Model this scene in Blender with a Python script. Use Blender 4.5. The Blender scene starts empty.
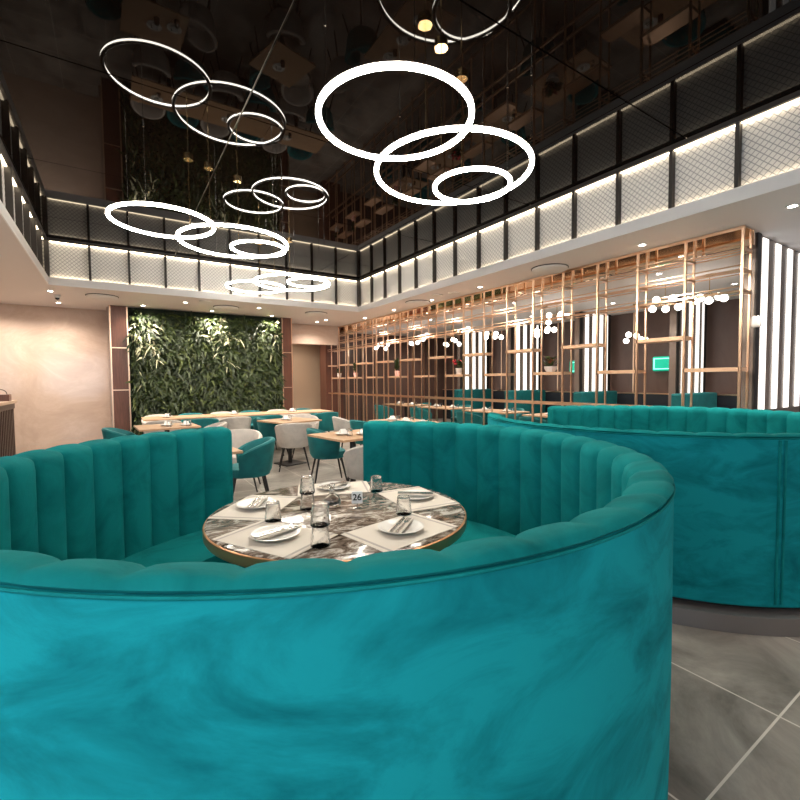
import bpy, math, random
from mathutils import Vector, Matrix
PI = math.pi
R = math.radians
random.seed(7)
scn = bpy.context.scene
COL = scn.collection

# ------------------------------------------------------------------ camera
YAW, PITCH, ROLL, CH = 0.5762, -0.0438, 0.0083, 1.4
cd = bpy.data.cameras.new('camera'); cam = bpy.data.objects.new('camera', cd); COL.objects.link(cam)
cd.sensor_width = 36; cd.sensor_fit = 'HORIZONTAL'; cd.lens = 438.07/800*36; cd.clip_start = 0.05; cd.clip_end = 100
fw = Vector((math.sin(YAW)*math.cos(PITCH), math.cos(YAW)*math.cos(PITCH), math.sin(PITCH)))
rt = Vector((math.cos(YAW), -math.sin(YAW), 0)); up = rt.cross(fw)
c_, s_ = math.cos(ROLL), math.sin(ROLL)
cr = rt*c_ - up*s_; cu = rt*s_ + up*c_
m = Matrix((cr, cu, -fw)).transposed().to_4x4(); m.translation = (0, 0, CH)
cam.matrix_world = m
scn.camera = cam

# ------------------------------------------------------------------ world, exposure, big lights
scn.view_settings.view_transform = 'Standard'
scn.view_settings.look = 'None'
scn.view_settings.exposure = 0.5
scn.view_settings.gamma = 1
scn.view_settings.use_curve_mapping = False
w = bpy.data.worlds.new('world'); scn.world = w; w.use_nodes = True
w.node_tree.nodes['Background'].inputs[0].default_value = (0.62, 0.78, 1.0, 1)
w.node_tree.nodes['Background'].inputs[1].default_value = 1.2

def area(name, loc, rot, sx, sy, power, color):
    l = bpy.data.lights.new(name, 'AREA'); l.shape = 'RECTANGLE'; l.size = sx; l.size_y = sy
    l.energy = power; l.color = color
    o = bpy.data.objects.new(name, l); COL.objects.link(o); o.location = loc; o.rotation_euler = rot
    return o
# daylight through the windows of the wall behind the camera and of the left wall
area('daylight_back_window', (-1.5, -2.30, 1.75), (R(90), 0, 0), 2.4, 2.0, 36, (0.80, 0.91, 1.0))
area('daylight_left_window', (-3.35, 0.6, 1.75), (R(90), 0, R(-90)), 3.6, 2.0, 44, (0.80, 0.91, 1.0))

# ------------------------------------------------------------------ materials
def mat(name, color, rough=0.5, metal=0.0, emis=None, estr=0.0, noise=None, bump=None, sheen=0.0, trans=0.0, ior=1.5, coat=0.0, spec=None):
    """noise=(colour2, scale, lo, hi, distortion, stretch) mixes a second colour in; bump=(scale, strength)"""
    M = bpy.data.materials.new(name); M.use_nodes = True
    nt = M.node_tree; b = nt.nodes['Principled BSDF']
    b.inputs['Base Color'].default_value = (*color, 1)
    b.inputs['Roughness'].default_value = rough; b.inputs['Metallic'].default_value = metal
    b.inputs['IOR'].default_value = ior
    if spec is not None: b.inputs['Specular IOR Level'].default_value = spec
    if trans: b.inputs['Transmission Weight'].default_value = trans
    if coat: b.inputs['Coat Weight'].default_value = coat; b.inputs['Coat Roughness'].default_value = 0.05
    if sheen:
        b.inputs['Sheen Weight'].default_value = sheen; b.inputs['Sheen Roughness'].default_value = 0.35
        b.inputs['Sheen Tint'].default_value = (0.35, 0.9, 0.9, 1)
    if emis: b.inputs['Emission Color'].default_value = (*emis, 1); b.inputs['Emission Strength'].default_value = estr
    tc = nt.nodes.new('ShaderNodeTexCoord')
    if noise:
        c2, sc, lo, hi, dist, st = noise
        mp = nt.nodes.new('ShaderNodeMapping'); mp.inputs['Scale'].default_value = st
        n = nt.nodes.new('ShaderNodeTexNoise'); n.inputs['Scale'].default_value = sc; n.inputs['Detail'].default_value = 6
        n.inputs['Distortion'].default_value = dist; n.inputs['Roughness'].default_value = 0.62
        r = nt.nodes.new('ShaderNodeValToRGB'); r.color_ramp.elements[0].position = lo; r.color_ramp.elements[1].position = hi
        r.color_ramp.elements[0].color = (*color, 1); r.color_ramp.elements[1].color = (*c2, 1)
        nt.links.new(tc.outputs['Object'], mp.inputs[0]); nt.links.new(mp.outputs[0], n.inputs['Vector'])
        nt.links.new(n.outputs['Fac'], r.inputs[0]); nt.links.new(r.outputs[0], b.inputs['Base Color'])
    if bump:
        n2 = nt.nodes.new('ShaderNodeTexNoise'); n2.inputs['Scale'].default_value = bump[0]; n2.inputs['Detail'].default_value = 4
        bp = nt.nodes.new('ShaderNodeBump'); bp.inputs['Strength'].default_value = bump[1]; bp.inputs['Distance'].default_value = 0.01
        nt.links.new(tc.outputs['Object'], n2.inputs['Vector']); nt.links.new(n2.outputs['Fac'], bp.inputs['Height'])
        nt.links.new(bp.outputs[0], b.inputs['Normal'])
    return M

V1 = (1, 1, 1)
M_velvet_out = mat('teal_velvet_brushed', (0.008, 0.250, 0.290), 0.7, noise=((0.003, 0.110, 0.130), 3.0, 0.44, 0.72, .6, (1, 1, 2.0)), bump=(160, 0.06), sheen=0.03, ior=1.2, spec=0.10)
M_velvet = mat('teal_velvet', (0.007, 0.195, 0.200), 0.7, noise=((0.003, 0.115, 0.118), 3.2, 0.45, 0.75, 1.2, (1, 1, 1)), bump=(160, 0.06), sheen=0.03, ior=1.2, spec=0.10)
M_velvet_dark = mat('teal_velvet_piping', (0.003, 0.09, 0.10), 0.6)
M_chair_teal = mat('teal_chair_fabric', (0.006, 0.145, 0.155), 0.65, noise=((0.004, 0.10, 0.11), 6, 0.4, 0.7, 0.5, V1), sheen=0.2, spec=0.3)
M_chair_grey = mat('grey_chair_fabric', (0.50, 0.45, 0.41), 0.8, noise=((0.40, 0.36, 0.33), 9, 0.4, 0.7, 0.5, V1))
M_black = mat('black_metal', (0.012, 0.010, 0.010), 0.4, 0.2)
M_mull = mat('dark_mullion', (0.016, 0.012, 0.011), 0.5)
M_plinth = mat('grey_steel_plinth', (0.20, 0.19, 0.19), 0.4, 0.5)
M_copper = mat('polished_copper', (0.86, 0.60, 0.43), 0.28, 1.0)
M_copper_mirror = mat('copper_mirror', (0.90, 0.72, 0.56), 0.06, 1.0)
M_copper_edge = mat('brushed_copper_edge', (0.60, 0.31, 0.15), 0.33, 0.75)
M_brass = mat('brass', (0.72, 0.50, 0.25), 0.2, 1.0)
M_shelf = mat('copper_shelf', (0.78, 0.50, 0.33), 0.4, 0.6)
M_soffit = mat('painted_soffit', (0.66, 0.62, 0.61), 0.55)
M_lip = mat('soffit_lip_paint', (0.80, 0.79, 0.80), 0.5)
M_wood = mat('walnut_panel', (0.14, 0.055, 0.035), 0.35, noise=((0.09, 0.032, 0.02), 5, 0.35, 0.7, 1.0, (9, 9, 0.7)))
M_dwood = mat('dark_slat_wood', (0.035, 0.018, 0.013), 0.45)
M_oak = mat('oak_table_top', (0.50, 0.32, 0.19), 0.45, noise=((0.38, 0.22, 0.12), 6, 0.4, 0.7, 0.8, (1, 8, 1)))
M_taupe = mat('taupe_wall_panel', (0.115, 0.068, 0.055), 0.4, noise=((0.09, 0.05, 0.04), 3, 0.35, 0.7, 0.8, (1, 1, 0.4)))
M_tan = mat('tan_plaster', (0.42, 0.30, 0.21), 0.5)
M_dark = mat('dark_fabric', (0.008, 0.012, 0.02), 0.7)
M_white = mat('white_ceramic', (0.78, 0.76, 0.73), 0.25)
M_linen = mat('linen_paper', (0.66, 0.60, 0.53), 0.85)
M_stripe = mat('linen_stripe', (0.40, 0.36, 0.33), 0.85)
M_steel = mat('cutlery_steel', (0.52, 0.50, 0.48), 0.22, 1.0)
M_glass = mat('clear_glass', (1, 1, 1), 0.02, trans=1.0, ior=1.16, bump=(70, 0.5))
M_glassp = mat('plain_clear_glass', (1, 1, 1), 0.0, trans=1.0, ior=1.45)
M_soy = mat('dark_sauce', (0.012, 0.006, 0.004), 0.15)
M_led = mat('warm_led', (1, 1, 1), 0.5, emis=(1.0, 0.82, 0.56), estr=8)
M_ring = mat('white_ring_led', (1, 1, 1), 0.5, emis=(1.0, 0.93, 0.80), estr=56)
M_tube = mat('white_tube_led', (1, 1, 1), 0.5, emis=(1.0, 0.95, 0.88), estr=0.85)
M_globe = mat('opal_globe', (1, 1, 1), 0.5, emis=(1.0, 0.93, 0.84), estr=6)
M_lens = mat('downlight_lens', (1, 1, 1), 0.5, emis=(1.0, 0.92, 0.80), estr=16)
M_neon = mat('green_neon', (0, 0.3, 0.2), 0.5, emis=(0.0, 0.50, 0.30), estr=.6)
M_neon2 = mat('pale_neon', (0.2, 0.6, 0.5), 0.5, emis=(0.35, 1.0, 0.80), estr=1.6)
M_pot = mat('white_pot', (0.72, 0.66, 0.62), 0.5)
M_pinkpot = mat('pink_pot', (0.72, 0.40, 0.36), 0.5)
M_leaf = mat('leaf_green', (0.026, 0.046, 0.007), 0.6, noise=((0.008, 0.018, 0.004), 4, 0.4, 0.62, 0.5, V1))
M_leaf2 = mat('leaf_light', (0.055, 0.078, 0.012), 0.6)
M_leaf3 = mat('leaf_variegated', (0.50, 0.50, 0.33), 0.35)
M_soil = mat('moss_backing', (0.012, 0.020, 0.008), 0.9)
M_red = mat('red_flower', (0.60, 0.03, 0.05), 0.5)
M_sign = mat('sign_white', (0.85, 0.85, 0.85), 0.4)
M_ink = mat('ink_black', (0.01, 0.01, 0.01), 0.6)
M_mirror_c = mat('smoked_mirror_ceiling', (0.003, 0.0015, 0.001), 0.02, ior=1.18, spec=0.30)
M_diff = mat('diffuser_white', (0.62, 0.60, 0.58), 0.5)
M_bronze = mat('bronze_mirror_panel', (0.24, 0.19, 0.165), 0.25, 0.3)
M_frame = mat('window_frame_grey', (0.25, 0.25, 0.26), 0.5)

def tile_mat():
    M = bpy.data.materials.new('porcelain_floor_tile'); M.use_nodes = True; nt = M.node_tree; b = nt.nodes['Principled BSDF']
    tc = nt.nodes.new('ShaderNodeTexCoord'); mp = nt.nodes.new('ShaderNodeMapping')
    mp.inputs['Location'].default_value = (-1.525, -0.62, 0)
    br = nt.nodes.new('ShaderNodeTexBrick'); br.offset = 0.0; br.squash = 1
    br.inputs['Scale'].default_value = 1; br.inputs['Brick Width'].default_value = 0.735; br.inputs['Row Height'].default_value = 0.735
    br.inputs['Mortar Size'].default_value = 0.0045; br.inputs['Mortar Smooth'].default_value = 0.1
    n = nt.nodes.new('ShaderNodeTexNoise'); n.inputs['Scale'].default_value = 1.9; n.inputs['Detail'].default_value = 9; n.inputs['Roughness'].default_value = .68; n.inputs['Distortion'].default_value = .7
    r = nt.nodes.new('ShaderNodeValToRGB'); r.color_ramp.elements[0].position = .33; r.color_ramp.elements[1].position = .68
    r.color_ramp.elements[0].color = (0.13, 0.115, 0.10, 1); r.color_ramp.elements[1].color = (0.41, 0.375, 0.335, 1)
    mx = nt.nodes.new('ShaderNodeMixRGB'); mx.inputs[2].default_value = (0.66, 0.62, 0.56, 1)
    L = nt.links.new
    L(tc.outputs['Object'], mp.inputs[0]); L(mp.outputs[0], br.inputs['Vector']); L(tc.outputs['Object'], n.inputs['Vector'])
    L(n.outputs['Fac'], r.inputs[0]); L(r.outputs[0], mx.inputs[1]); L(br.outputs['Fac'], mx.inputs[0]); L(mx.outputs[0], b.inputs['Base Color'])
    b.inputs['Roughness'].default_value = 0.30
    return M
def marble_mat(name, c1, c2, c3, scale, rough):
    M = bpy.data.materials.new(name); M.use_nodes = True; nt = M.node_tree; b = nt.nodes['Principled BSDF']; L = nt.links.new
    tc = nt.nodes.new('ShaderNodeTexCoord'); mp = nt.nodes.new('ShaderNodeMapping'); mp.inputs['Rotation'].default_value = (0, 0, .6); mp.inputs['Scale'].default_value = (1, 2.4, 1.6)
    n = nt.nodes.new('ShaderNodeTexNoise'); n.inputs['Scale'].default_value = scale; n.inputs['Detail'].default_value = 10; n.inputs['Roughness'].default_value = .7; n.inputs['Distortion'].default_value = 2.2
    r = nt.nodes.new('ShaderNodeValToRGB'); e = r.color_ramp.elements; e[0].position = .36; e[0].color = (*c1, 1); e[1].position = .5; e[1].color = (*c2, 1)
    e2 = e.new(.60); e2.color = (*c3, 1)
    L(tc.outputs['Object'], mp.inputs[0]); L(mp.outputs[0], n.inputs['Vector']); L(n.outputs['Fac'], r.inputs[0]); L(r.outputs[0], b.inputs['Base Color'])
    b.inputs['Roughness'].default_value = rough
    return M
def lattice_mat():
    """pale fabric panel crossed by fine diagonal wires"""
    M = bpy.data.materials.new('lattice_panel'); M.use_nodes = True; nt = M.node_tree; b = nt.nodes['Principled BSDF']; L = nt.links.new
    tc = nt.nodes.new('ShaderNodeTexCoord'); sp = nt.nodes.new('ShaderNodeSeparateXYZ'); L(tc.outputs['Object'], sp.inputs[0])
    def mth(op, a, b2=None):
        n = nt.nodes.new('ShaderNodeMath'); n.operation = op
        for i, v in enumerate((a, b2)):
            if v is None: continue
            if isinstance(v, (int, float)): n.inputs[i].default_value = v
            else: L(v, n.inputs[i])
        return n.outputs[0]
    h = mth('ADD', sp.outputs[0], sp.outputs[1])
    masks = []
    for sg in ('ADD', 'SUBTRACT'):
        u = mth(sg, h, sp.outputs[2]); f = mth('FRACT', mth('DIVIDE', u, 0.060))
        masks.append(mth('LESS_THAN', f, 0.17))
    mk = mth('MAXIMUM', masks[0], masks[1])
    mx = nt.nodes.new('ShaderNodeMixRGB'); mx.inputs[1].default_value = (0.66, 0.64, 0.62, 1); mx.inputs[2].default_value = (0.30, 0.30, 0.31, 1)
    L(mk, mx.inputs[0]); L(mx.outputs[0], b.inputs['Base Color']); b.inputs['Roughness'].default_value = .6
    return M
M_floor = tile_mat()
M_marble_table = marble_mat('brown_marble_top', (0.030, 0.020, 0.014), (0.20, 0.15, 0.115), (0.62, 0.57, 0.51), 5.5, 0.10)
M_marble_wall = marble_mat('cream_marble_wall', (0.49, 0.37, 0.30), (0.53, 0.405, 0.33), (0.57, 0.44, 0.365), 0.8, 0.10)
M_lattice = lattice_mat()

# ------------------------------------------------------------------ mesh helpers
class MB:
    def __init__(self): self.v = []; self.f = []; self.mi = []; self.k = 0
    def quad(self, *pts):
        n = len(self.v); self.v += [tuple(p) for p in pts]; self.f.append(tuple(range(n, n+len(pts)))); self.mi.append(self.k); return self
    def box(self, x0, x1, y0, y1, z0, z1):
        n = len(self.v)
        self.v += [(x0,y0,z0),(x1,y0,z0),(x1,y1,z0),(x0,y1,z0),(x0,y0,z1),(x1,y0,z1),(x1,y1,z1),(x0,y1,z1)]
        for q in ((0,3,2,1),(4,5,6,7),(0,1,5,4),(1,2,6,5),(2,3,7,6),(3,0,4,7)): self.f.append(tuple(n+i for i in q)); self.mi.append(self.k)
        return self
    def tube(self, a, b, r0, r1=None, n=8, caps=True):
        a = Vector(a); b = Vector(b); r1 = r0 if r1 is None else r1
        d = (b-a).normalized(); t = Vector((0,0,1)) if abs(d.z) < .9 else Vector((1,0,0)); u = d.cross(t).normalized(); w2 = d.cross(u)
        s = len(self.v)
        for p, r in ((a, r0), (b, r1)):
            for i in range(n):
                q = p + u*(r*math.cos(2*PI*i/n)) + w2*(r*math.sin(2*PI*i/n)); self.v.append(tuple(q))
        for i in range(n):
            j = (i+1) % n; self.f.append((s+i, s+n+i, s+n+j, s+j)); self.mi.append(self.k)
        if caps:
            self.f.append(tuple(s+i for i in range(n))); self.mi.append(self.k)
            self.f.append(tuple(s+n+n-1-i for i in range(n))); self.mi.append(self.k)
        return self
    def lathe(self, prof, n=24, cx=0, cy=0, cz=0):
        s = len(self.v); P = len(prof)
        for i in range(n):
            a = 2*PI*i/n
            for r, z in prof: self.v.append((cx+r*math.cos(a), cy+r*math.sin(a), cz+z))
        for i in range(n):
            j = (i+1) % n
            for k in range(P-1): self.f.append((s+i*P+k, s+j*P+k, s+j*P+k+1, s+i*P+k+1)); self.mi.append(self.k)
        if prof[0][0] > 1e-4: self.f.append(tuple(s+(n-1-i)*P for i in range(n))); self.mi.append(self.k)
        if prof[-1][0] > 1e-4: self.f.append(tuple(s+i*P+P-1 for i in range(n))); self.mi.append(self.k)
        return self
    def loft(self, rings, close_ring=True, caps=True, close_path=False):
        s = len(self.v); n = len(rings[0])
        for r in rings: self.v += [tuple(p) for p in r]
        m_ = len(rings)
        for i in range(m_ if close_path else m_-1):
            i2 = (i+1) % m_
            for j in range(n if close_ring else n-1):
                j2 = (j+1) % n; self.f.append((s+i*n+j, s+i2*n+j, s+i2*n+j2, s+i*n+j2)); self.mi.append(self.k)
        if caps and not close_path:
            self.f.append(tuple(s+n-1-j for j in range(n))); self.mi.append(self.k)
            self.f.append(tuple(s+(m_-1)*n+j for j in range(n))); self.mi.append(self.k)
        return self
    def torus(self, r, t, n=72, m_=10, tz=None, cx=0, cy=0, cz=0):
        tz = tz or t
        rings = [[(cx+(r+t*math.cos(2*PI*j/m_))*math.cos(2*PI*i/n), cy+(r+t*math.cos(2*PI*j/m_))*math.sin(2*PI*i/n), cz+tz*math.sin(2*PI*j/m_)) for j in range(m_)] for i in range(n)]
        return self.loft(rings, close_path=True)
    def obj(self, name, mats, parent=None, loc=None, smooth=False, bevel=0):
        me = bpy.data.meshes.new(name); me.from_pydata(self.v, [], self.f); me.validate()
        mats = mats if isinstance(mats, (list, tuple)) else [mats]
        for q in mats: me.materials.append(q)
        if len(mats) > 1 and len(me.polygons) == len(self.mi): me.polygons.foreach_set('material_index', self.mi)
        if smooth:
            me.polygons.foreach_set('use_smooth', [True]*len(me.polygons))
            me.set_sharp_from_angle(angle=R(40))
        me.update()
        import bmesh
        bm = bmesh.new(); bm.from_mesh(me); bmesh.ops.recalc_face_normals(bm, faces=bm.faces); bm.to_mesh(me); bm.free()
        o = bpy.data.objects.new(name, me); COL.objects.link(o)
        if parent: o.parent = parent
        if loc: o.location = loc
        if bevel:
            bv = o.modifiers.new('bevel', 'BEVEL'); bv.width = bevel; bv.segments = 2; bv.limit_method = 'ANGLE'
        return o

def tag(o, label, cat, group=None):
    o['label'] = label; o['category'] = cat
    if group: o['group'] = group
    return o
def thing(name, label, cat, loc=(0,0,0), rz=0, group=None):
    o = bpy.data.objects.new(name, None); COL.objects.link(o); o.location = loc; o.rotation_euler = (0, 0, rz)
    o.empty_display_size = .1
    return tag(o, label, cat, group)
def struct(o): o['kind'] = 'structure'; return o
def dup(root, loc, rz=0, label=None, group=None):
    r = root.copy(); COL.objects.link(r); r.location = loc; r.rotation_euler = (0, 0, rz)
    if label: r['label'] = label
    if group: r['group'] = group
    for ch in list(root.children):
        c = ch.copy(); COL.objects.link(c); c.parent = r
        for g in list(ch.children):
            d = g.copy(); COL.objects.link(d); d.parent = c
    return r
def Bx(*a): return MB().box(*a)
def P(px, d):
    """world x, y of something seen in direction px at forward distance d (used once, to work out a floor plan)"""
    lat = (px-400)/438*d
    return (lat*math.cos(YAW)+d*math.sin(YAW), -lat*math.sin(YAW)+d*math.cos(YAW))

# ------------------------------------------------------------------ the room
ZS, ZL, ZC = 2.95, 3.057, 3.676        # soffit underside, top of lip, mirror ceiling
XR, YB, XL, YF = 4.63, 8.78, -0.83, -1.9
RX0, RX1, RY0, RY1 = -3.5, 10.4, -2.5, 13.6
struct(Bx(RX0, RX1, RY0, RY1, -.1, 0).obj('floor', M_floor))
# mirror ceiling: separate panels with thin dark joints
mb = MB()
xs = [XL, 0.97, 3.60, XR]; ys = [YF, 0.21, 2.08, 3.95, 5.82, 7.69, YB]
g = .006
for a, b in zip(xs, xs[1:]):
    for c, d in zip(ys, ys[1:]): mb.box(a+g, b-g, c+g, d-g, ZC, ZC+.02)
struct(mb.obj('ceiling', M_mirror_c))
struct(MB().box(XL-.4, XR+.4, YF-.4, YB+.4, ZC+.021, ZC+.1).obj('ceiling_slab', mat('joint_metal', (.55, .48, .42), .3, .5)))
sf = MB()
sf.box(RX0, XL, RY0, RY1, ZS, ZL); sf.box(XR, RX1, RY0, RY1, ZS, ZL); sf.box(XL, XR, YB, RY1, ZS, ZL); sf.box(XL, XR, RY0, YF, ZS, ZL)
struct(sf.obj('ceiling_soffit', M_soffit))
# bright painted lip round the void
lp = MB(); t = .012
lp.box(XR-t, XR, YF, YB-t, ZS-.004, ZL+.01); lp.box(XL, XL+t, YF, YB-t, ZS-.004, ZL+.01)
lp.box(XL, XR, YB-t, YB, ZS-.004, ZL+.01); lp.box(XL, XR, YF, YF+t, ZS-.004, ZL+.01)
struct(lp.obj('trim_1', M_lip))
# lattice fascia walls, set back behind the lip
S = .055
struct(Bx(XR+S, XR+S+.05, YF-S, YB+S, ZL, ZC+.02).obj('wall_right_upper', M_lattice))
struct(Bx(XL-S-.05, XL-S, YF-S, YB+S, ZL, ZC+.02).obj('wall_left_upper', M_lattice))
struct(Bx(XL-S, XR+S, YB+S, YB+S+.05, ZL, ZC+.02).obj('wall_far_upper', M_lattice))
struct(Bx(XL-S, XR+S, YF-S-.05, YF-S, ZL, ZC+.02).obj('wall_near_upper', M_lattice))
# mullions, pitch 0.547
n_tr = 2
MP = .5465
my = [YB-MP*k for k in range(1, 20)]
for k, y in enumerate(my):
    struct(Bx(XR-.005, XR+S, y-.016, y+.016, ZL, ZC).obj('trim_%d' % n_tr, M_mull)); n_tr += 1
    if k < 21:
        struct(Bx(XL-S, XL+.005, y-.016, y+.016, ZL, ZC).obj('trim_%d' % n_tr, M_mull)); n_tr += 1
for k in range(1, 10):
    x = XL+MP*k
    struct(Bx(x-.016, x+.016, YB-.005, YB+S, ZL, ZC).obj('trim_%d' % n_tr, M_mull)); n_tr += 1
for x in (XL, XR):
    struct(Bx(x-.03, x+.03, YB-.03, YB+.03, ZL, ZC).obj('trim_%d' % n_tr, M_mull)); n_tr += 1
tr = MB(); h = .045
tr.box(XR-.012, XR+.03, YF, YB, ZC-h, ZC-.001); tr.box(XL-.03, XL+.012, YF, YB, ZC-h, ZC-.001); tr.box(XL, XR, YB-.012, YB+.03, ZC-h, ZC-.001); tr.box(XL, XR, YF-.03, YF, ZC-h, ZC-.001)
struct(tr.obj('trim_%d' % n_tr, M_mull)); n_tr += 1
# LED strips, one per side along the foot and the head of the lattice
def strip(name, label, a, grp):
    o = Bx(*a).obj(name, M_led); tag(o, label, 'light strip', grp); return o
for nm, side in (('right', 1), ('left', -1)):
    x0 = XR+S-.03 if side > 0 else XL-S+.006
    strip('light_strip', 'warm light strip along the foot of the %s lattice fascia' % nm, (x0, x0+.02, YF+.1, YB-.04, ZL+.001, ZL+.012), 'fascia light strips')
    strip('light_strip', 'warm light strip along the head of the %s lattice fascia' % nm, (x0, x0+.02, YF+.1, YB-.04, ZC-.050, ZC-.040), 'fascia light strips')
strip('light_strip', 'warm light strip along the foot of the far lattice fascia', (XL+.04, XR-.04, YB+S-.03, YB+S-.01, ZL+.001, ZL+.012), 'fascia light strips')
strip('light_strip', 'warm light strip along the head of the far lattice fascia', (XL+.04, XR-.04, YB+S-.03, YB+S-.01, ZC-.050, ZC-.040), 'fascia light strips')

# far end of the hall
YM = 11.3
struct(Bx(RX0, -.08, YM, YM+.15, 0, ZS).obj('wall_far', M_marble_wall))
struct(Bx(3.72, 5.34, YM+.1, YM+.25, 2.42, ZS).obj('wall_far_header', M_marble_wall))
struct(Bx(-.08, 3.80, YM, YM+.2, 0, ZS).obj('wall_far_core', M_tan))
struct(Bx(3.4, RX1, 13.3, 13.45, 0, ZS).obj('wall_far_corridor', M_tan))
struct(Bx(3.66, 3.78, YM+.2, 13.3, 0, ZS).obj('wall_corridor_side', M_tan))
struct(Bx(5.42, RX1, 12.75, 12.9, 0, ZS).obj('wall_far_right', M_taupe))
struct(Bx(10.25, 10.4, RY0, 12.75, 0, ZS).obj('wall_right', M_taupe))
def column(x0, x1, n):
    struct(Bx(x0, x1, 10.5, YM, 0, ZS).obj('trim_%d' % n, M_wood))
    f = MB(); yy = 10.488
    for x in (x0, x1-.025): f.box(x, x+.025, yy, 10.5, 0, ZS)
    for z in (1.25, 2.1): f.box(x0, x1, yy-.002, 10.5, z, z+.02)
    struct(f.obj('trim_%d' % (n+1), M_copper))
column(-.06, .26, 201); column(3.42, 3.68, 203)
struct(Bx(-.10, -.06, 10.8, YM, 0, ZS).obj('trim_205', M_marble_wall))
# left wall and back wall with windows
def window_wall(axis, pos, a0, a1, wins, name, n0):
    z0, z1 = .75, 2.75; mbw = MB()
    def seg(u0, u1, za, zb):
        if axis == 'x': mbw.box(pos-.15, pos, u0, u1, za, zb)
        else: mbw.box(u0, u1, pos-.15, pos, za, zb)
    cur = a0
    for (u0, u1) in wins:
        seg(cur, u0, 0, ZS); seg(u0, u1, 0, z0); seg(u0, u1, z1, ZS); cur = u1
    seg(cur, a1, 0, ZS)
    struct(mbw.obj(name, M_tan))
    for i, (u0, u1) in enumerate(wins):
        f = MB()
        def fr(a, b, za, zb):
            if axis == 'x': f.box(pos-.1, pos-.05, a, b, za, zb)
            else: f.box(a, b, pos-.1, pos-.05, za, zb)
        fr(u0, u0+.05, z0, z1); fr(u1-.05, u1, z0, z1); fr(u0, u1, z0, z0+.05); fr(u0, u1, z1-.05, z1); fr((u0+u1)/2-.02, (u0+u1)/2+.02, z0, z1)
        struct(f.obj('window_%d' % (n0+i), M_frame))
window_wall('y', RY0+.15, RX0, RX1, [(-2.7, -.3), (4.9, 7.1), (7.7, 9.9)], 'wall_near', 1)
window_wall('x', RX0+.15, RY0, YM, [(-1.2, .5), (.7, 2.4)], 'wall_left', 4)

# ------------------------------------------------------------------ living plant wall
def leaf(mb, p, d, nrm, L, W, droop):
    """a bent, pointed leaf of four faces"""
    d = d.normalized(); s = d.cross(nrm).normalized()
    pts = []
    for t, wv in ((0, .15), (.35, 1), (.7, .75), (1, 0.04)):
        c = p + d*(L*t) + Vector((0, 0, -droop*L*t*t)) + nrm*(.35*L*math.sin(PI*t*.7))
        pts.append((c - s*W*wv*.5, c + s*W*wv*.5))
    for i in range(3): mb.quad(pts[i][0], pts[i][1], pts[i+1][1], pts[i+1][0])
pw = thing('living_wall', 'dense green plant wall between two walnut columns at the far end', 'plant wall', (1.84, 10.6, 0))
Bx(-1.58, 1.58, 0.02, .12, 0, ZS).obj('backing_panel', M_soil, pw)
rnd = random.Random(3)
for nm, n, mt, LW in (('fern_leaves', 5200, M_leaf, (.13, .28)), ('light_leaves', 1700, M_leaf2, (.12, .26)), ('variegated_leaves', 130, M_leaf3, (.2, .32))):
    mb = MB()
    for i in range(n):
        if nm == 'variegated_leaves':
            cx, cz = rnd.choice(((-1.35, 2.45), (-1.2, 2.1), (.12, 2.55), (.30, 2.2), (1.35, 2.5)))
            x = cx+rnd.gauss(0, .13); z = cz+rnd.gauss(0, .20)
        else: x = rnd.uniform(-1.58, 1.58); z = rnd.uniform(.02, ZS-.02)
        x = max(-1.47, min(1.47, x)); z = min(z, ZS-.16)
        base = Vector((x, -rnd.uniform(-.02, .10), z))
        a = rnd.uniform(0, 2*PI); d = Vector((math.cos(a)*(1 if abs(x) < 1.35 else .3), -rnd.uniform(.1, .9), math.sin(a)*.8-.25))
        leaf(mb, base, d, Vector((0, -1, .25)).normalized(), rnd.uniform(*LW)*(.75 if z > 2.6 else 1), rnd.uniform(.025, .06), rnd.uniform(.1, .6))
    mb.obj(nm, mt, pw)

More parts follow.
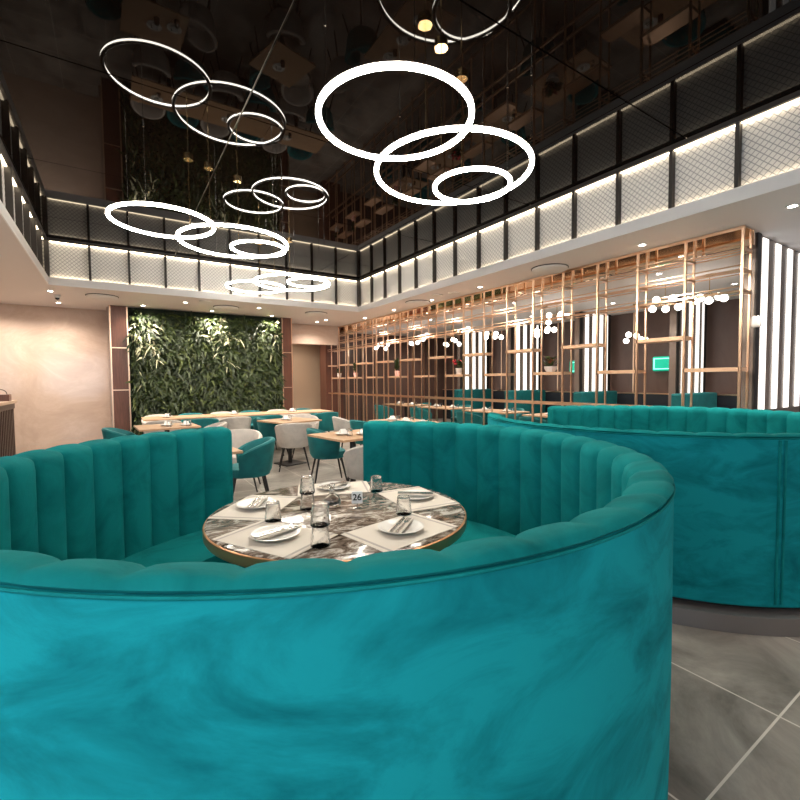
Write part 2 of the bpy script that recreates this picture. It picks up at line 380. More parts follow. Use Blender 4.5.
# ------------------------------------------------------------------ recessed downlights
dl = thing('downlight', 'x', 'downlight', (5.19, 1.44, ZS), 0, 'downlights in the soffit')
MB().lathe([(.028, -.002), (.055, -.006), (.058, 0)], 20).obj('trim_ring', M_diff, dl)
MB().lathe([(0.0001, -.004), (.034, -.004), (.034, -.001)], 16).obj('lens', M_lens, dl)
sl = bpy.data.lights.new('spot', 'SPOT'); sl.energy = 130; sl.color = (1.0, .88, .75); sl.spot_size = R(150); sl.spot_blend = 1.0; sl.shadow_soft_size = .06
so = bpy.data.objects.new('spot', sl); COL.objects.link(so); so.parent = dl; so.location = (0, 0, -.02)
dl['label'] = 'downlight nearest the right edge, above the second booth'
DL = [((5.17, 2.78), 'downlight in the soffit above the near end of the gold screen'),
 ((5.15, 5.45), 'downlight in the soffit above the middle of the gold screen'),
 ((5.17, 6.80), 'downlight in the right soffit between round ceiling disc and gold screen middle'),
 ((5.17, 8.17), 'downlight in the right soffit just inside the far corner of the fascia'),
 ((5.20, 9.56), 'downlight in the soffit beyond the fascia corner, by the screen'),
 ((4.52, 10.35), 'downlight in the far soffit before the beige corridor opening'),
 ((4.46, 10.8), 'downlight close above the header of the beige corridor'),
 ((3.13, 10.30), 'downlight over the right end of the plant wall'),
 ((2.58, 9.37), 'downlight in the far soffit over the long table, right of centre'),
 ((1.82, 10.27), 'downlight over the middle of the plant wall'),
 ((1.19, 9.43), 'downlight in the far soffit over the long table, left of centre'),
 ((0.52, 10.22), 'downlight over the left end of the plant wall'),
 ((-.86, 9.40), 'downlight beside the small dome camera in the far left soffit'),
 ((-.86, 10.65), 'downlight washing the marble wall below the dome camera'),
 ((4.5, 12.3), 'added downlight brightening the beige corridor, unseen beyond the header'),  # unseen lamp added to brighten the corridor wall
 ((-1.74, 10.65), 'downlight washing the marble wall at the left edge'),
 ((-2.2, 7.0), 'downlight in the left soffit over the slatted counter'),
 ((-2.2, 4.2), 'downlight in the left soffit outside the frame'),
 ((-1.6, .4), 'downlight in the left soffit beside the camera'),
 ((5.2, -.6), 'downlight in the right soffit behind the second booth'),
 ((.6, -2.15), 'downlight in the soffit behind the camera, left'),
 ((3.4, -2.15), 'downlight in the soffit behind the camera, right')]
for (x, y), lb in DL: dup(dl, (x, y, ZS), 0, lb)
for i, (x, y) in enumerate(((6.8, 3.4), (6.8, 6.2), (6.8, 9.0), (8.6, 3.1), (8.6, 5.2), (8.6, 7.3), (8.6, 9.6), (8.4, 1.0), (8.6, 11.6))):
    dup(dl, (x, y, ZS), 0, ('downlight over table row behind the gold screen, number %d from the near end' if i < 3 else 'downlight over the booths behind the gold screen, number %d from the near side') % (i+1 if i < 3 else i-2), 'downlights behind the gold screen')

# round ceiling diffusers
dd = thing('ceiling_diffuser', 'large round air diffuser in soffit before the near gold screen', 'ceiling diffuser', (5.12, 4.03, ZS), 0, 'round air diffusers')
MB().lathe([(.0001, -.045), (.20, -.045), (.235, -.03), (.24, 0)], 40).obj('dish', M_diff, dd, smooth=True)
MB().torus(.243, .008, 40, 8, cz=-.004).obj('rim', M_mull, dd)
for (x, y), lb in (((5.06, 7.11), 'round air diffuser in right soffit, beyond the middle of the screen'), ((3.87, 9.41), 'round air diffuser in far soffit before the corridor'), ((1.97, 9.58), 'round air diffuser over the middle of the plant wall'), ((-.14, 9.47), 'round air diffuser left of the plant wall')):
    dup(dd, (x, y, ZS), 0, lb)
for (x, y), lb in (((4.95, 6.35), 'small flat white speaker disc nearer the fascia'), ((5.1, 6.05), 'small flat white speaker disc nearer the gold screen'), ((1.49, 9.08), 'small flat white disc in the far soffit left of centre')):
    tag(MB().lathe([(.0001, -.02), (.10, -.02), (.11, 0)], 28).obj('ceiling_speaker', M_diff, loc=(x, y, ZS), smooth=True), lb, 'ceiling speaker', 'flat ceiling discs')
dc = thing('dome_camera', 'white dome security camera in far left soffit', 'security camera', (-.80, 9.75, ZS))
MB().lathe([(.05, 0), (.05, -.03), (.035, -.05)], 20).obj('housing', M_diff, dc); MB().lathe([(.034, -.045), (.03, -.075), (.0001, -.09)], 20).obj('dome', M_soy, dc, smooth=True)

# ------------------------------------------------------------------ ring pendants
ZR = 2.98
def ring_pendant(c, r, ca, wires, label, grp):
    cx, cy = c; tz = thing('ring_pendant', label, 'pendant light', (cx, cy, 0), 0, grp)
    MB().torus(r, .015, 96, 10, .013, cz=ZR).obj('light_ring', M_ring, tz, smooth=True)
    MB().torus(r, .017, 96, 8, .006, cz=ZR+.015).obj('ring_housing', M_white, tz, smooth=True)
    kx, ky = r*math.cos(R(ca)), r*math.sin(R(ca))
    cn = MB().lathe([(.045, 0), (.045, -.028), (.0001, -.028)], 28, kx, ky, ZC).obj('canopy', M_brass, tz)
    MB().tube((kx, ky, ZC-.028), (kx, ky, ZR+.02), .0035, n=6).obj('power_cord', M_brass, tz)
    for wa in wires:
        x, y = r*math.cos(R(wa)), r*math.sin(R(wa))
        wo = MB().tube((x, y, ZR+.02), (x, y, ZC-.01), .0022, n=5).obj('suspension_wire', M_steel, tz)
        MB().tube((x, y, ZC-.03), (x, y, ZC), .007, n=8).obj('anchor', M_steel, wo)
    return tz
for nm, org, rot in (('nearest cluster', (1.478, 2.302), 0), ('left middle cluster', (.45, 4.95), -2), ('far cluster', (2.023, 7.50), -80)):
    ro = R(rot); rr = lambda dx, dy: (org[0]+dx*math.cos(ro)-dy*math.sin(ro), org[1]+dx*math.sin(ro)+dy*math.cos(ro))
    A, B, C = rr(0, 0), rr(.727, .33), rr(1.02, .435)
    if nm.startswith('far'): B, C = (2.439, 6.894), (2.632, 6.741)
    
    ring_pendant(A, .46, 14+rot, (130+rot, 250+rot), 'middle-sized glowing ring pendant, highest of the %s' % nm if not nm.startswith('far') else 'middle-sized glowing ring pendant, leftmost of the far cluster', 'ring pendants')
    ring_pendant(B, .58, 213+rot, (100+rot, -40+rot), 'largest glowing ring pendant of the %s' % nm, 'ring pendants')
    ring_pendant(C, .305, 213+rot, (30+rot, -70+rot), 'smallest glowing ring pendant of the %s' % nm, 'ring pendants')

# ------------------------------------------------------------------ channelled booths
def booth(cx, cy, a0, a1, nch, label, seams=(), k_=.985, rp=1.345):
    """horseshoe banquette: opening between a1 and a0+360 (degrees, counter-clockwise from a0 to a1)"""
    t = thing('horseshoe_booth', label, 'booth', (cx, cy, 0), 0, 'round teal velvet booths')
    pol = lambda r, a, z: (k_*r*math.cos(a), k_*r*math.sin(a), z)
    A0, A1 = R(a0), R(a1)
    prof = [(1.275, .40), (1.275, .55), (1.273, .75), (1.272, .92), (1.272, 1.03)]
    pn = [(-1, 0)]*5
    for k in range(1, 5):
        th = PI - k*PI/8
        prof.append((1.310+.038*math.cos(th), 1.045+.036*math.sin(th))); pn.append((math.cos(th), math.sin(th)))
    prof += [(1.335, 1.086), (1.355, 1.088), (1.370, 1.086), (1.379, 1.080), (1.374, 1.073)]; pn += [(0, 1), (.1, 1), (.5, .8), (.9, .4), (.6, -.2)]
    amp = [.025]*5 + [.020, .016, .013, .012, .012, .012, .010, .006, .0]
    N = nch*9; rings = []
    for i in range(N+1):
        u = (i % 9)/9; f = (math.sin(PI*u))**.5 if u > 0 else 0.0
        a = A0 + (A1-A0)*i/N
        rings.append([pol(r+n[0]*amp[k]*f, a, z+n[1]*amp[k]*f*.9) for k, ((r, z), n) in enumerate(zip(prof, pn))])
    MB().loft(rings, close_ring=False, caps=False).obj('channelled_back', M_velvet, t, smooth=True)
    # outer shell
    M = 120
    sh = [[pol(1.372, A0+(A1-A0)*i/M, .135), pol(1.383, A0+(A1-A0)*i/M, .145), pol(1.385, A0+(A1-A0)*i/M, .5), pol(1.383, A0+(A1-A0)*i/M, 1.062), pol(1.377, A0+(A1-A0)*i/M, 1.072), pol(1.35, A0+(A1-A0)*i/M, 1.074)] for i in range(M+1)]
    MB().loft(sh, close_ring=False, caps=False).obj('outer_shell', M_velvet_out, t, smooth=True)
    pip = [[(lambda q: pol(1.383+.004*math.cos(q), A0+(A1-A0)*i/M, 1.070+.004*math.sin(q)))(2*PI*j/6) for j in range(6)] for i in range(M+1)]
    MB().loft(pip).obj('piping', M_velvet, t, smooth=True)
    for sa in seams:
        for off in (-.011, .011):
            p0 = pol(1.386, R(sa)+off, .16); p1 = pol(1.386, R(sa)+off, 1.062); MB().tube(p0, p1, .007, n=6).obj('vertical_piping', M_velvet, t, smooth=True)
    # end panels
    for A, sgn in ((A0, -1), (A1, 1)):
        loop = [(r, z) for r, z in prof[:-1]] + [(1.382, 1.066), (1.383, .16), (1.33, .15), (1.275, .16)]
        r1 = [pol(r, A, z) for r, z in loop]; cxm = 1.33; czm = .6
        r2 = [pol(cxm+(r-cxm)*.93, A+sgn*.012, czm+(z-czm)*.985) for r, z in loop]
        r3 = [pol(cxm+(r-cxm)*.6, A+sgn*.018, czm+(z-czm)*.96) for r, z in loop]
        e = MB().loft([r1, r2, r3], close_ring=True, caps=False); n = len(loop); e.f.append(tuple(range(2*n, 3*n))); e.mi.append(0)
        e.obj('end_panel', M_velvet, t, smooth=True)
    # seat cushion and base
    b0, b1 = A0+.04, A1-.04
    st = []
    sp = [(1.27, .30), (1.27, .43), (1.20, .462), (1.0, .472), (.86, .465), (.80, .44), (.785, .40), (.79, .33), (.81, .30)]
    for i in range(M+1):
        a = b0+(b1-b0)*i/M; st.append([pol(r, a, z) for r, z in sp])
    MB().loft(st).obj('seat_cushion', M_velvet, t, smooth=True)
    bs = [[pol(r, b0+(b1-b0)*i/M, z) for r, z in ((1.26, .13), (1.26, .30), (.86, .30), (.86, .13))] for i in range(M+1)]
    MB().loft(bs).obj('seat_base', M_velvet, t)
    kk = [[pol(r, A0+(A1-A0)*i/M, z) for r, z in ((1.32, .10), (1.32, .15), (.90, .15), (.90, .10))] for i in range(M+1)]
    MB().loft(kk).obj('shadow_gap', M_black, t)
    pl = [[pol(r, A0+(A1-A0)*i/M, z) for r, z in ((rp, .0), (rp, .098), (rp-.02, .104), (.88, .10), (.88, .0))] for i in range(M+1)]
    MB().loft(pl).obj('plinth', M_plinth, t, smooth=True)
    return t
booth(.817, 1.877, 98, 413.5, 40, 'nearest round teal velvet booth, curving around the round marble table')
booth(3.85, 1.95, 129, 436, 39, 'second round teal velvet booth, behind the nearest one on the right', seams=(232.6,), k_=1.005, rp=1.42)

# ------------------------------------------------------------------ round marble table and its settings
TX, TY, TZ = .937, 2.011, .75
tb = thing('round_table', 'round brown marble table with copper edge inside the nearest booth', 'table', (TX, TY, 0))
MB().lathe([(.0001, .722), (.618, .722), (.628, .728), (.628, .746), (.622, .75), (.0001, .75)], 96).obj('marble_top', M_marble_table, tb, smooth=True)
MB().lathe([(.60, .700), (.634, .700), (.636, .704), (.636, .742), (.632, .745), (.60, .745)], 96).obj('copper_edge', M_copper_edge, tb, smooth=True)
MB().lathe([(.0001, .0), (.28, .0), (.28, .012), (.06, .03), (.045, .06), (.045, .68), (.2, .70), (.0001, .70)], 40).obj('pedestal', M_plinth, tb, smooth=True)
def settings(i, ang, rr=.425, first=False):
    pass
SET = [(208, 'nearest the left end of the booth'), (139, 'at the back left of the table'), (69, 'at the back of the table'), (-5, 'at the right of the table'), (-79, 'nearest the camera on the right')]
RR = .445
def mat_proto(label):
    t = thing('placemat', label, 'placemat', (0, 0, TZ), 0, 'placemats on the marble table')
    Bx(-.215, .215, -.145, .145, .0004, .0024).obj('sheet', M_linen, t)
    for x in (-.195, .183): Bx(x, x+.012, -.145, .145, .0024, .0029).obj('stripe', M_stripe, t)
    return t
def plate_proto(label, grp):
    t = tag(MB().lathe([(.0001, .004), (.055, .004), (.06, .0015), (.066, .004), (.09, .015), (.100, .018), (.1015, .0205), (.098, .021), (.088, .0185), (.066, .0085), (.0001, .0075)], 48).obj('plate', M_white, smooth=True), label, 'plate', grp)
    return t
def fold_proto(label):
    t = thing('cutlery_set', label, 'cutlery', (0, 0, 0), 0, 'cutlery laid on the plates')
    n = MB(); n.box(-.105, .105, -.030, .030, .0, .004); n.obj('paper_napkin', M_linen, t)
    k = MB(); k.loft([[(x, y0-wd, .0045), (x, y0+wd, .0045), (x, y0+wd, .0045+th), (x, y0-wd, .0045+th)] for x, y0, wd, th in ((-.10, .012, .007, .004), (-.02, .012, .005, .004), (0, .012, .009, .002), (.08, .012, .008, .0015), (.105, .016, .002, .0015))]); k.obj('knife', M_steel, t)
    f = MB(); f.loft([[(x, y0-wd, .0045), (x, y0+wd, .0045), (x, y0+wd, .0045+th), (x, y0-wd, .0045+th)] for x, y0, wd, th in ((-.10, -.012, .007, .004), (.02, -.012, .003, .004), (.04, -.012, .010, .002), (.055, -.012, .011, .002))])
    for q in (-.009, -.003, .003, .009): f.box(.055, .095, -.012+q-.0015, -.012+q+.0015, .0045, .006)
    f.obj('fork', M_steel, t); return t
mp0 = pl0 = cf0 = None
for i, (a, lb) in enumerate(SET):
    x, y = TX+RR*math.cos(R(a)), TY+RR*math.sin(R(a)); rz = R(a+90)
    l1, l2, l3 = 'cream placemat with grey stripes %s' % lb, 'white round plate on the placemat %s' % lb, 'knife and fork on napkin over the plate %s' % lb
    if mp0 is None:
        mp0 = mat_proto(l1); mp0.location = (x, y, TZ); mp0.rotation_euler.z = rz
        pl0 = plate_proto(l2, 'plates on the marble table'); pl0.location = (x, y, TZ+.0012)
        cf0 = fold_proto(l3); cf0.location = (x, y, TZ+.0228); cf0.rotation_euler.z = R(15)
    else:
        dup(mp0, (x, y, TZ), rz, l1); dup(pl0, (x, y, TZ+.0012), 0, l2); dup(cf0, (x, y, TZ+.0228), R((15, 60, 15, -35, 40)[i]), l3)
# cut-glass tumblers: single ones upside down, two stacked pairs
def tumbler(label, loc, grp='cut glass tumblers', flip=True):
    pr = [(.036, .0), (.039, .003), (.032, .080), (.029, .088), (.0001, .089), (.0001, .078), (.026, .078), (.034, .004), (.036, .0)]
    if not flip: pr = [(.0001, .0), (.029, .0), (.032, .006), (.038, .086), (.036, .088), (.029, .012), (.0001, .011)]
    return tag(MB().lathe(pr, 28).obj('tumbler', M_glass, loc=loc, smooth=True), label, 'glass', grp)
for (x, y), lb in (((.60, 2.02), 'upturned tumbler on the placemat nearest the left end'), ((1.16, 1.76), 'upturned tumbler in front of the table number sign'), ((1.27, 2.22), 'upturned tumbler at the back edge right of the table number')):
    tumbler(lb, (x, y, TZ+.003))
for (x, y), lb in (((.80, 2.10), 'behind the sauce bottle on the left'), ((.66, 1.60), 'nearest the camera at the table edge')):
    tumbler('lower tumbler of the stacked pair %s' % lb, (x, y, TZ+.003)); tumbler('upper tumbler of the stacked pair %s' % lb, (x, y, TZ+.085))
sb = thing('sauce_bottle', 'glass cruet with dark sauce at the middle of the marble table', 'bottle', (.935, 2.10, TZ+.0004))
MB().lathe([(.0001, 0), (.040, 0), (.046, .012), (.046, .030), (.030, .052), (.012, .066), (.012, .09), (.016, .096), (.013, .097), (.009, .09), (.009, .066), (.027, .050), (.043, .03), (.043, .014), (.0001, .004)], 32).obj('bottle_body', M_glassp, sb, smooth=True)
MB().lathe([(.0001, .005), (.041, .014), (.0415, .030), (.0001, .031)], 32).obj('sauce', M_soy, sb, smooth=True)
MB().lathe([(.008, .09), (.010, .10), (.016, .108), (.010, .118), (.0001, .12)], 20).obj('stopper', M_glassp, sb, smooth=True)
sg = thing('table_number_sign', 'small white table number 26 sign beside the sauce bottle', 'sign', (1.02, 1.98, TZ), R(-33+4))
MB().lathe([(.0001, 0), (.02, 0), (.02, .004), (.003, .006), (.003, .03)], 20).obj('base', M_steel, sg)
Bx(-.028, .028, -.004, .004, .025, .088).obj('card', M_sign, sg, bevel=.003)
tcv = bpy.data.curves.new('number', 'FONT'); tcv.body = '26'; tcv.size = .046; tcv.extrude = .0005; tcv.align_x = 'CENTER'; tcv.align_y = 'CENTER'; tcv.offset = .0008
to = bpy.data.objects.new('number', tcv); COL.objects.link(to); tcv.materials.append(M_ink); to.parent = sg; to.location = (0, -.0049, .057); to.rotation_euler = (R(90), 0, 0)

# ------------------------------------------------------------------ tub chairs
def tub_chair(kind, label, grp):
    fab = M_chair_teal if kind == 'teal' else M_chair_grey
    t = thing('tub_chair', label, 'chair', (0, 0, 0), 0, grp)
    # back of the chair towards -y
    rings = []
    N = 28
    for i in range(N+1):
        q = -1+2*i/N; a = R(118)*q
        top = .765-.15*abs(q)**2.2; bot = .40+.0*abs(q); th = .030*(1 if abs(q) < .97 else .6)
        sx, cx2 = math.sin(a), -math.cos(a)
        def pt(off, z):
            r = .222+off+.050*(z-.40)/.36
            return (sx*r*1.02, cx2*r*.98+.02, z)
        rings.append([pt(-th, bot), pt(th*.2, bot-.035), pt(th, bot+.02), pt(th, (top+bot)/2), pt(th, top-.02), pt(th*.5, top-.002), pt(-th*.5, top-.002), pt(-th, top-.02), pt(-th, (top+bot)/2)])
    MB().loft(rings).obj('back_shell', fab, t, smooth=True)
    def sup(z, s): return [(.222*s*math.copysign(abs(math.cos(u))**.75, math.cos(u)), .02+.235*s*math.copysign(abs(math.sin(u))**.75, math.sin(u)), z) for u in [2*PI*k/28 for k in range(28)]]
    MB().loft([sup(.355, .80), sup(.37, .95), sup(.42, 1.0), sup(.455, .97), sup(.47, .85), sup(.474, .4)]).obj('seat', fab, t, smooth=True)
    for sx in (-1, 1):
        for sy in (-1, 1):
            MB().tube((sx*.15, .02+sy*.15, .37), (sx*.235, .02+sy*.225, 0), .016, .009, 10).obj('leg', M_black, t, smooth=True)
    return t
ch0 = {'teal': None, 'grey': None}
def chair(kind, x, y, rz, label, grp='tub chairs'):
    if ch0[kind] is None:
        c = tub_chair(kind, label, grp); c.location = (x, y, 0); c.rotation_euler.z = R(rz); ch0[kind] = c; return c
    return dup(ch0[kind], (x, y, 0), R(rz), label, grp)
def dining_table(x, y, rz, lx, ly, label, grp='oak dining tables'):
    t = thing('dining_table', label, 'table', (x, y, 0), R(rz), grp)
    Bx(-lx/2, lx/2, -ly/2, ly/2, .725, .75).obj('table_top', M_oak, t, bevel=.003)
    MB().tube((0, 0, .02), (0, 0, .725), .035, n=12).obj('pedestal', M_black, t, smooth=True)
    Bx(-.2, .2, -.2, .2, 0, .02).obj('base_plate', M_black, t, bevel=.004)
    return t
pl_far = None
def simple_setting(x, y, where, z=.75):
    """a plate, a napkin and a tumbler for a distant table"""
    dup(pl0, (x, y, z+.0005), 0, 'white plate %s' % where, 'plates on the distant tables')
    nx, ny = x+.12, y+.02
    o = MB().loft([[(-.045, -.045, 0), (.045, -.045, 0), (.045, .045, 0), (-.045, .045, 0)], [(-.03, -.012, .05), (.03, -.012, .05), (.03, .012, .05), (-.03, .012, .05)]]).obj('napkin', M_white, loc=(x, y, z+.0215))
    tag(o, 'folded napkin %s' % where, 'napkin', 'napkins on the distant tables')
    g2 = MB().lathe([(.036, .0), (.031, .085), (.0001, .087), (.0001, .078), (.028, .078), (.034, .002)], 14).obj('tumbler', M_glassp, loc=(x+.02, y-.15, z+.0005), smooth=True)
    tag(g2, 'clear tumbler %s' % where, 'glass', 'tumblers on the distant tables')

x, y = P(289, 7.45); dining_table(x, y, 15, .78, .78, 'square oak pedestal table in front of the grey tub chair, mid hall')
simple_setting(x-.05, y+.05, 'on the square oak table in mid hall')
cx_, cy_ = P(293, 7.0); chair('grey', cx_, cy_, -18, 'grey tub chair seen from behind, pushed to the square table in mid hall')
cx_, cy_ = P(272, 7.9); chair('teal', cx_, cy_, -95, 'teal tub chair at the left side of the square mid-hall table')
cx_, cy_ = P(303, 8.25); chair('grey', cx_, cy_, 165, 'grey tub chair behind the square mid-hall table')

x, y = P(352, 5.35); dining_table(x, y, 8, .80, .80, 'oak table partly hidden behind the right arm of the nearest booth')
simple_setting(x-.12, y+.02, 'on the oak table by the right booth arm'); simple_setting(x+.1, y-.1, 'at the near side of the oak table by the right booth arm')
cx_, cy_ = P(326, 6.0); chair('teal', cx_, cy_, -105, 'teal tub chair facing right at the oak table by the booth opening')
cx_, cy_ = P(369, 4.75); chair('grey', cx_, cy_, 10, 'grey tub chair half hidden by the end of the right booth arm')

x, y = P(186, 4.2); dining_table(x, y, 5, .80, .80, 'oak table just beyond the left end of the nearest booth')
simple_setting(x+.2, y+.1, 'on the oak table beyond the left booth arm')
cx_, cy_ = P(249, 4.9); chair('teal', cx_, cy_, 80, 'large teal tub chair right behind the left end of the nearest booth')
cx_, cy_ = P(238, 5.7); chair('grey', cx_, cy_, 160, 'pale tub chair behind the large teal one, over the left booth arm')

x, y = P(166, 6.6); dining_table(x, y, 3, .80, .80, 'oak table over the left booth back with white napkins')
simple_setting(x, y, 'on the oak table over the left booth back'); simple_setting(x+.25, y-.1, 'at the right end of the table over the left booth back')
cx_, cy_ = P(123, 6.35); chair('teal', cx_, cy_, -95, 'teal tub chair at the left of the table over the left booth back')
cx_, cy_ = P(208, 6.9); chair('grey', cx_, cy_, 85, 'pale tub chair at the right of the table over the left booth back')

for k, nm in enumerate(('leftmost', 'middle', 'rightmost')):
    xx = 1.0+1.21*k
    dining_table(xx, 9.25, 0, 1.2, .75, '%s of the joined oak tables before the plant wall' % nm)
    simple_setting(xx-.2, 9.3, 'on the %s joined table before the plant wall' % nm)
    for s, kd in ((-.3, ('grey', 'grey', 'grey')[k]), (.3, 'teal')):
        chair(kd, xx+s, 9.83, 180, '%s tub chair on the plant wall side of the %s joined table' % (kd, nm))
    for s, kd in ((-.31, 'grey'), (.31, 'teal')):
        chair(kd, xx+s, 8.68, 0, '%s tub chair on the near side of the %s joined table' % (kd, nm))

x, y = P(410, 6.9); dining_table(x, y, 0, .75, 1.4, 'oak table seen over the right booth arm, before the gold screen')
for q, wq in ((-.4, 'at the near end'), (.05, 'in the middle'), (.45, 'at the far end')): simple_setting(x-.05, y+q, '%s of the table before the gold screen' % wq)
cx_, cy_ = P(347, 8.0); chair('grey', cx_, cy_, -100, 'grey tub chair with flared back before the gold screen')
cx_, cy_ = P(366, 7.35); chair('teal', cx_, cy_, -80, 'teal tub chair between the grey flared chair and the booth arm')

# ------------------------------------------------------------------ slatted counter at the left edge
ct = thing('slatted_counter', 'dark slatted counter with pale top at the left edge', 'counter', (-1.47, 7.5, 0))
Bx(-1.2, .02, -2.6, 2.6, 1.07, 1.12).obj('counter_top', M_tan, ct, bevel=.004)
Bx(-1.15, -.06, -2.5, 2.5, 0, 1.07).obj('body', M_dwood, ct)
s = MB()
for k in range(40): s.box(-.06, -.015, -2.5+k*.127, -2.5+k*.127+.06, .05, 1.04)
s.box(-.06, .0, -2.52, 2.52, .98, 1.07); s.obj('slats', M_dwood, ct)
s = MB()
for (x, y, h2, wd) in ((0, 0, .16, .09),): pass
bk = thing('napkin_caddy', 'dark caddy standing on the counter at left edge', 'caddy', (-1.58, 9.6, 1.12))
Bx(-.12, .12, -.1, .1, 0, .11).obj('box', M_wood, bk, bevel=.006); MB().torus(.08, .006, 24, 6).obj('handle', M_black, bk, loc=(0, 0, .11)).rotation_euler = (R(90), 0, 0)

# ------------------------------------------------------------------ gold lattice screen
GX, GR, GY0, GP, GN = 5.42, 5.62, 1.89, .535, 20
scr = thing('lattice_screen', 'tall copper lattice screen with staggered shelves along the right side', 'screen', (GX, GY0, 0))
LY = GP*GN
Bx(-.02, .0, -.02, LY+.02, 2.918, 2.948).obj('head_trim', M_copper, scr)
Bx(.0, .24, -.02, LY+.02, 2.93, 2.948).obj('head_board', M_copper_mirror, scr)
Bx(.215, .24, -.02, LY+.02, 2.79, 2.93).obj('mirror_strip', M_copper_mirror, scr)
for k in range(GN+1):
    y = k*GP
    Bx(-.012, .012, y-.012, y+.012, 0, 2.93).obj('front_post', M_copper, scr)
    Bx(.19, .21, y-.010, y+.010, 0, 2.93).obj('rear_post', M_copper, scr)
for z in (2.745, 2.535, 2.32):
    for x, nm, dz in ((-.016, 'front', .02), (.10, 'middle', 0), (.205, 'rear', -.0)):
        MB().tube((x, 0, z+dz), (x, LY, z+dz), .0075, n=6).obj('%s_rail' % nm, M_copper, scr, smooth=True)
    for x, dz in ((-.016, -.03), (.205, -.03)):
        MB().tube((x, 0, z+dz), (x, LY, z+dz), .006, n=6).obj('lower_rail', M_copper, scr, smooth=True)
for k in range(GN+1):
    for z in (2.745, 2.535, 2.32): Bx(-.018, .212, k*GP-.014, k*GP+.014, z-.037, z-.012).obj('bracket', M_copper, scr)
for z in (1.045, .10):
    for x in (0, .20): Bx(x-.014, x+.014, 0, LY, z-.018, z+.018).obj('base_rail', M_copper, scr)
for k in range(GN):
    z = 1.50 if k % 2 == 0 else 1.87
    Bx(-.012, .212, k*GP, k*GP+GP+(.02 if k % 2 else 0), z-.03, z+.012).obj('shelf', M_shelf, scr)
# potted plants on the shelves
def pot_plant(x, y, z, kind, label):
    t = thing('potted_plant', label, 'potted plant', (x, y, z), 0, 'potted plants on the screen shelves')
    r2 = random.Random(int(y*100))
    if kind == 'bowl': MB().lathe([(.0001, 0), (.06, 0), (.09, .05), (.095, .085), (.085, .085), (.0001, .07)], 24).obj('pot', M_pot, t, smooth=True); zt = .08
    else: MB().lathe([(.0001, 0), (.05, 0), (.065, .12), (.055, .12), (.0001, .10)], 20).obj('pot', M_pinkpot if kind == 'tall' else M_pot, t, smooth=True); zt = .11
    l = MB(); n = 70; hh = .34 if kind == 'tall' else .16
    for i in range(n):
        a = r2.uniform(0, 2*PI); e = r2.uniform(.3, 1.3) if kind != 'tall' else r2.uniform(1.0, 1.5)
        d = Vector((math.cos(a)*math.cos(e), math.sin(a)*math.cos(e), math.sin(e)))
        leaf(l, Vector((r2.uniform(-.03, .03), r2.uniform(-.03, .03), zt+r2.uniform(0, hh*.6))), d, Vector((math.cos(a), math.sin(a), .5)).normalized(), r2.uniform(.07, .15), r2.uniform(.03, .05), .3)
    l.obj('foliage', M_leaf if kind != 'bowl' else mat('mixed_leaf', (.05, .09, .02), .5, noise=((.30, .05, .03), 12, .5, .6, 0, V1)), t)
    if kind == 'flower':
        f = MB()
        for i in range(26):
            a = r2.uniform(0, 2*PI); d = Vector((math.cos(a), math.sin(a), .8)); leaf(f, Vector((r2.uniform(-.06, .06)-.02, r2.uniform(-.02, .10), zt+.06+r2.uniform(0, .08))), d, Vector((0, 0, 1)), .06, .04, .2)
        f.obj('flowers', M_red, t)
    return t
zsh = 1.512
pot_plant(5.50, 4.30, zsh, 'bowl', 'green and red leafed plant in white bowl on the nearer shelf')
pot_plant(5.52, 6.42, zsh, 'flower', 'white potted red flower on a screen shelf')
pot_plant(5.52, 8.60, zsh, 'tall', 'tall dark plant in pink pot on a screen shelf')
pot_plant(5.52, 10.70, zsh, 'tall', 'tall dark plant in pink pot on a farther screen shelf')
pot_plant(5.52, 11.75, zsh, 'flower2', 'low green plant on the farthest screen shelf')

# ------------------------------------------------------------------ fins with light tubes
def fin(x0, x1, y, tubes, label, z0=1.04, tw=.15):
    t = thing('light_fin', label, 'partition', ((x0+x1)/2, y, 0), 0, 'bronze fins with white light tubes')
    mx_ = (x0+x1)/2; zt = 2.945
    Bx(x0-mx_, x1-mx_, 0.0, .12, 0, zt).obj('panel', M_bronze, t)
    for i, x in enumerate(tubes):
        Bx(x-mx_-tw/2, x-mx_+tw/2, -.014, .0, z0, zt-.02).obj('light_tube', M_tube, t, bevel=.004)
    if z0 < 1.2:
        pass
    for x in (x0+.05, x1-.05):
        Bx(x-mx_-.05, x-mx_+.05, -.02, .0, 0, zt).obj('rib', M_mull, t)
    return t
fin(5.78, 7.42, 1.90, (6.03, 6.41, 6.79, 7.17), 'bronze fin with four white light tubes at the near end of the gold screen', tw=.15)
for k, y in enumerate((4.12, 6.18, 8.25, 10.3)):
    fin(8.9, 10.1, y, (9.18, 9.46, 9.74, 10.0), 'bronze fin with four light tubes beyond the screen, number %d from the right' % (k+1), tw=.13)
    s = thing('high_back_sofa', 'teal high-back sofa below light fin number %d beyond the screen' % (k+1), 'sofa', (9.3, y-.12, 0), 0, 'teal sofas beyond the screen')
    Bx(-.7, .7, -.16, .06, .12, 1.12).obj('backrest', M_chair_teal, s, bevel=.03); Bx(-.7, .7, -.7, -.14, .12, .46).obj('seat', M_chair_teal, s, bevel=.03); Bx(-.66, .66, -.66, .04, 0, .12).obj('base', M_black, s)
ws = tag(Bx(0, .1, 0, .14, 0, .12).obj('wall_sensor', M_white, loc=(5.60, 1.86, 1.98), bevel=.03), 'small white box fixed to the screen end post', 'sensor')
ws.location = (5.64, 1.80, 1.93); ws.scale = (.6, .6, 1)
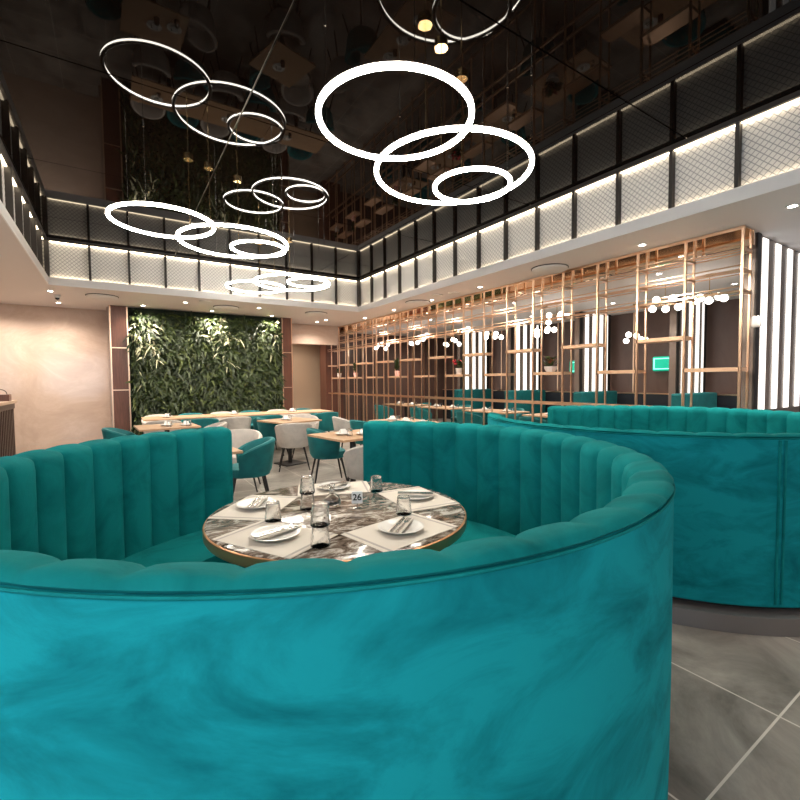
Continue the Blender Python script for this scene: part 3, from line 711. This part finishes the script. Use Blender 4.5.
# far wall wainscot, gold verticals and green neon panels
struct(Bx(10.19, 10.25, RY0, 12.75, 0, 1.05).obj('trim_301', M_dark))
struct(Bx(10.17, 10.25, RY0, 12.75, 1.05, 1.075).obj('trim_302', M_copper))
for i, y in enumerate((2.9, 5.1, 7.2, 9.3, 11.4)): struct(Bx(10.23, 10.25, y+.55, y+.58, 1.075, ZS).obj('trim_%d' % (303+i), M_copper))
for i in range(9): struct(Bx(5.8+i*.5, 5.83+i*.5, 12.72, 12.75, 0, ZS).obj('trim_%d' % (320+i), M_copper))
for y, z, lb in ((4.91, 1.73, 'nearest to the light fin at the screen end'), (7.05, 1.73, 'farther green one seen past the middle of the screen'), (2.95, 1.73, 'seen at the right edge of the hall')):
    t = thing('neon_panel', 'green glowing rounded wall panel, %s' % lb, 'neon sign', (10.15, y, z), 0, 'green neon panels')
    Bx(-.03, .08, -.27, .27, -.16, .16).obj('panel', M_neon, t, bevel=.03)
    f = MB()
    for a in ((-.23, .23, .105, .12), (-.23, .23, -.12, -.105), (-.23, -.215, -.12, .12), (.215, .23, -.12, .12)): f.box(-.042, -.03, *a)
    f.obj('neon_outline', M_neon2, t)
# globe chandeliers beyond the screen
def chandelier(x, y, z, label, n=5):
    t = thing('globe_chandelier', label, 'chandelier', (x, y, z), 0, 'globe chandeliers beyond the screen')
    MB().tube((0, 0, .05), (0, 0, ZS-z-.02), .006, n=6).obj('stem', M_brass, t); MB().lathe([(.0001, ZS-z-.03), (.06, ZS-z-.03), (.06, ZS-z)], 16).obj('ceiling_rose', M_brass, t)
    r2 = random.Random(int(x*10+y*100))
    for i in range(n):
        a = 2*PI*i/n+.4; rr = .19; q = Vector((rr*math.cos(a), rr*math.sin(a), r2.choice((-.05, .06))))
        ar = MB().tube((0, 0, .05), q, .005, n=6).obj('arm', M_brass, t)
        pr = [(0.055*math.sin(PI*j/10)+.0001, -.055*math.cos(PI*j/10)) for j in range(11)]
        MB().lathe(pr, 18, *q).obj('globe', M_globe, t, smooth=True)
    return t
for (x, y, z), lb in (((7.5, 3.65, 2.60), 'nearest globe chandelier, seen through the screen right of centre'), ((7.5, 3.02, 2.64), 'globe chandelier in front of the nearest far light fin'), ((9.1, 5.0, 2.25), 'low globe chandelier left of the green neon panel'),
    ((7.5, 5.72, 2.62), 'globe chandelier seen through the middle of the screen'), ((7.6, 6.1, 2.38), 'low globe chandelier just below the middle one'), ((7.5, 7.5, 2.45), 'globe chandelier over the third far sofa'),
    ((7.5, 9.0, 2.40), 'globe chandelier before the brown panelling, right'), ((7.5, 10.6, 2.55), 'globe chandelier before the brown panelling, middle'), ((6.9, 11.6, 2.45), 'globe chandelier before the brown panelling, left')):
    chandelier(x, y, z, lb)
# table row behind the screen with settings
for k, y in enumerate((3.3, 5.0, 6.7, 8.4, 10.1)):
    lb = ('first', 'second', 'third', 'fourth', 'fifth')[k]
    dining_table(6.75, y, 0, .75, 1.25, '%s oak table from the near end behind the gold screen' % lb, 'oak tables behind the screen')
    for q, wq in ((-.38, 'near end'), (.25, 'far end')): simple_setting(6.7, y+q, 'at the %s of the %s table behind the screen' % (wq, lb))
    for s_ in (-1, 1): chair('teal', 6.75+.62*s_, y+.1, 90*s_, 'teal tub chair at the %s side of the %s table behind the screen' % ('left' if s_ < 0 else 'right', lb), 'tub chairs behind the screen')
# dividing bench further in
struct(Bx(5.34, 5.9, 12.3, 12.75, 0, ZS).obj('trim_340', M_wood))
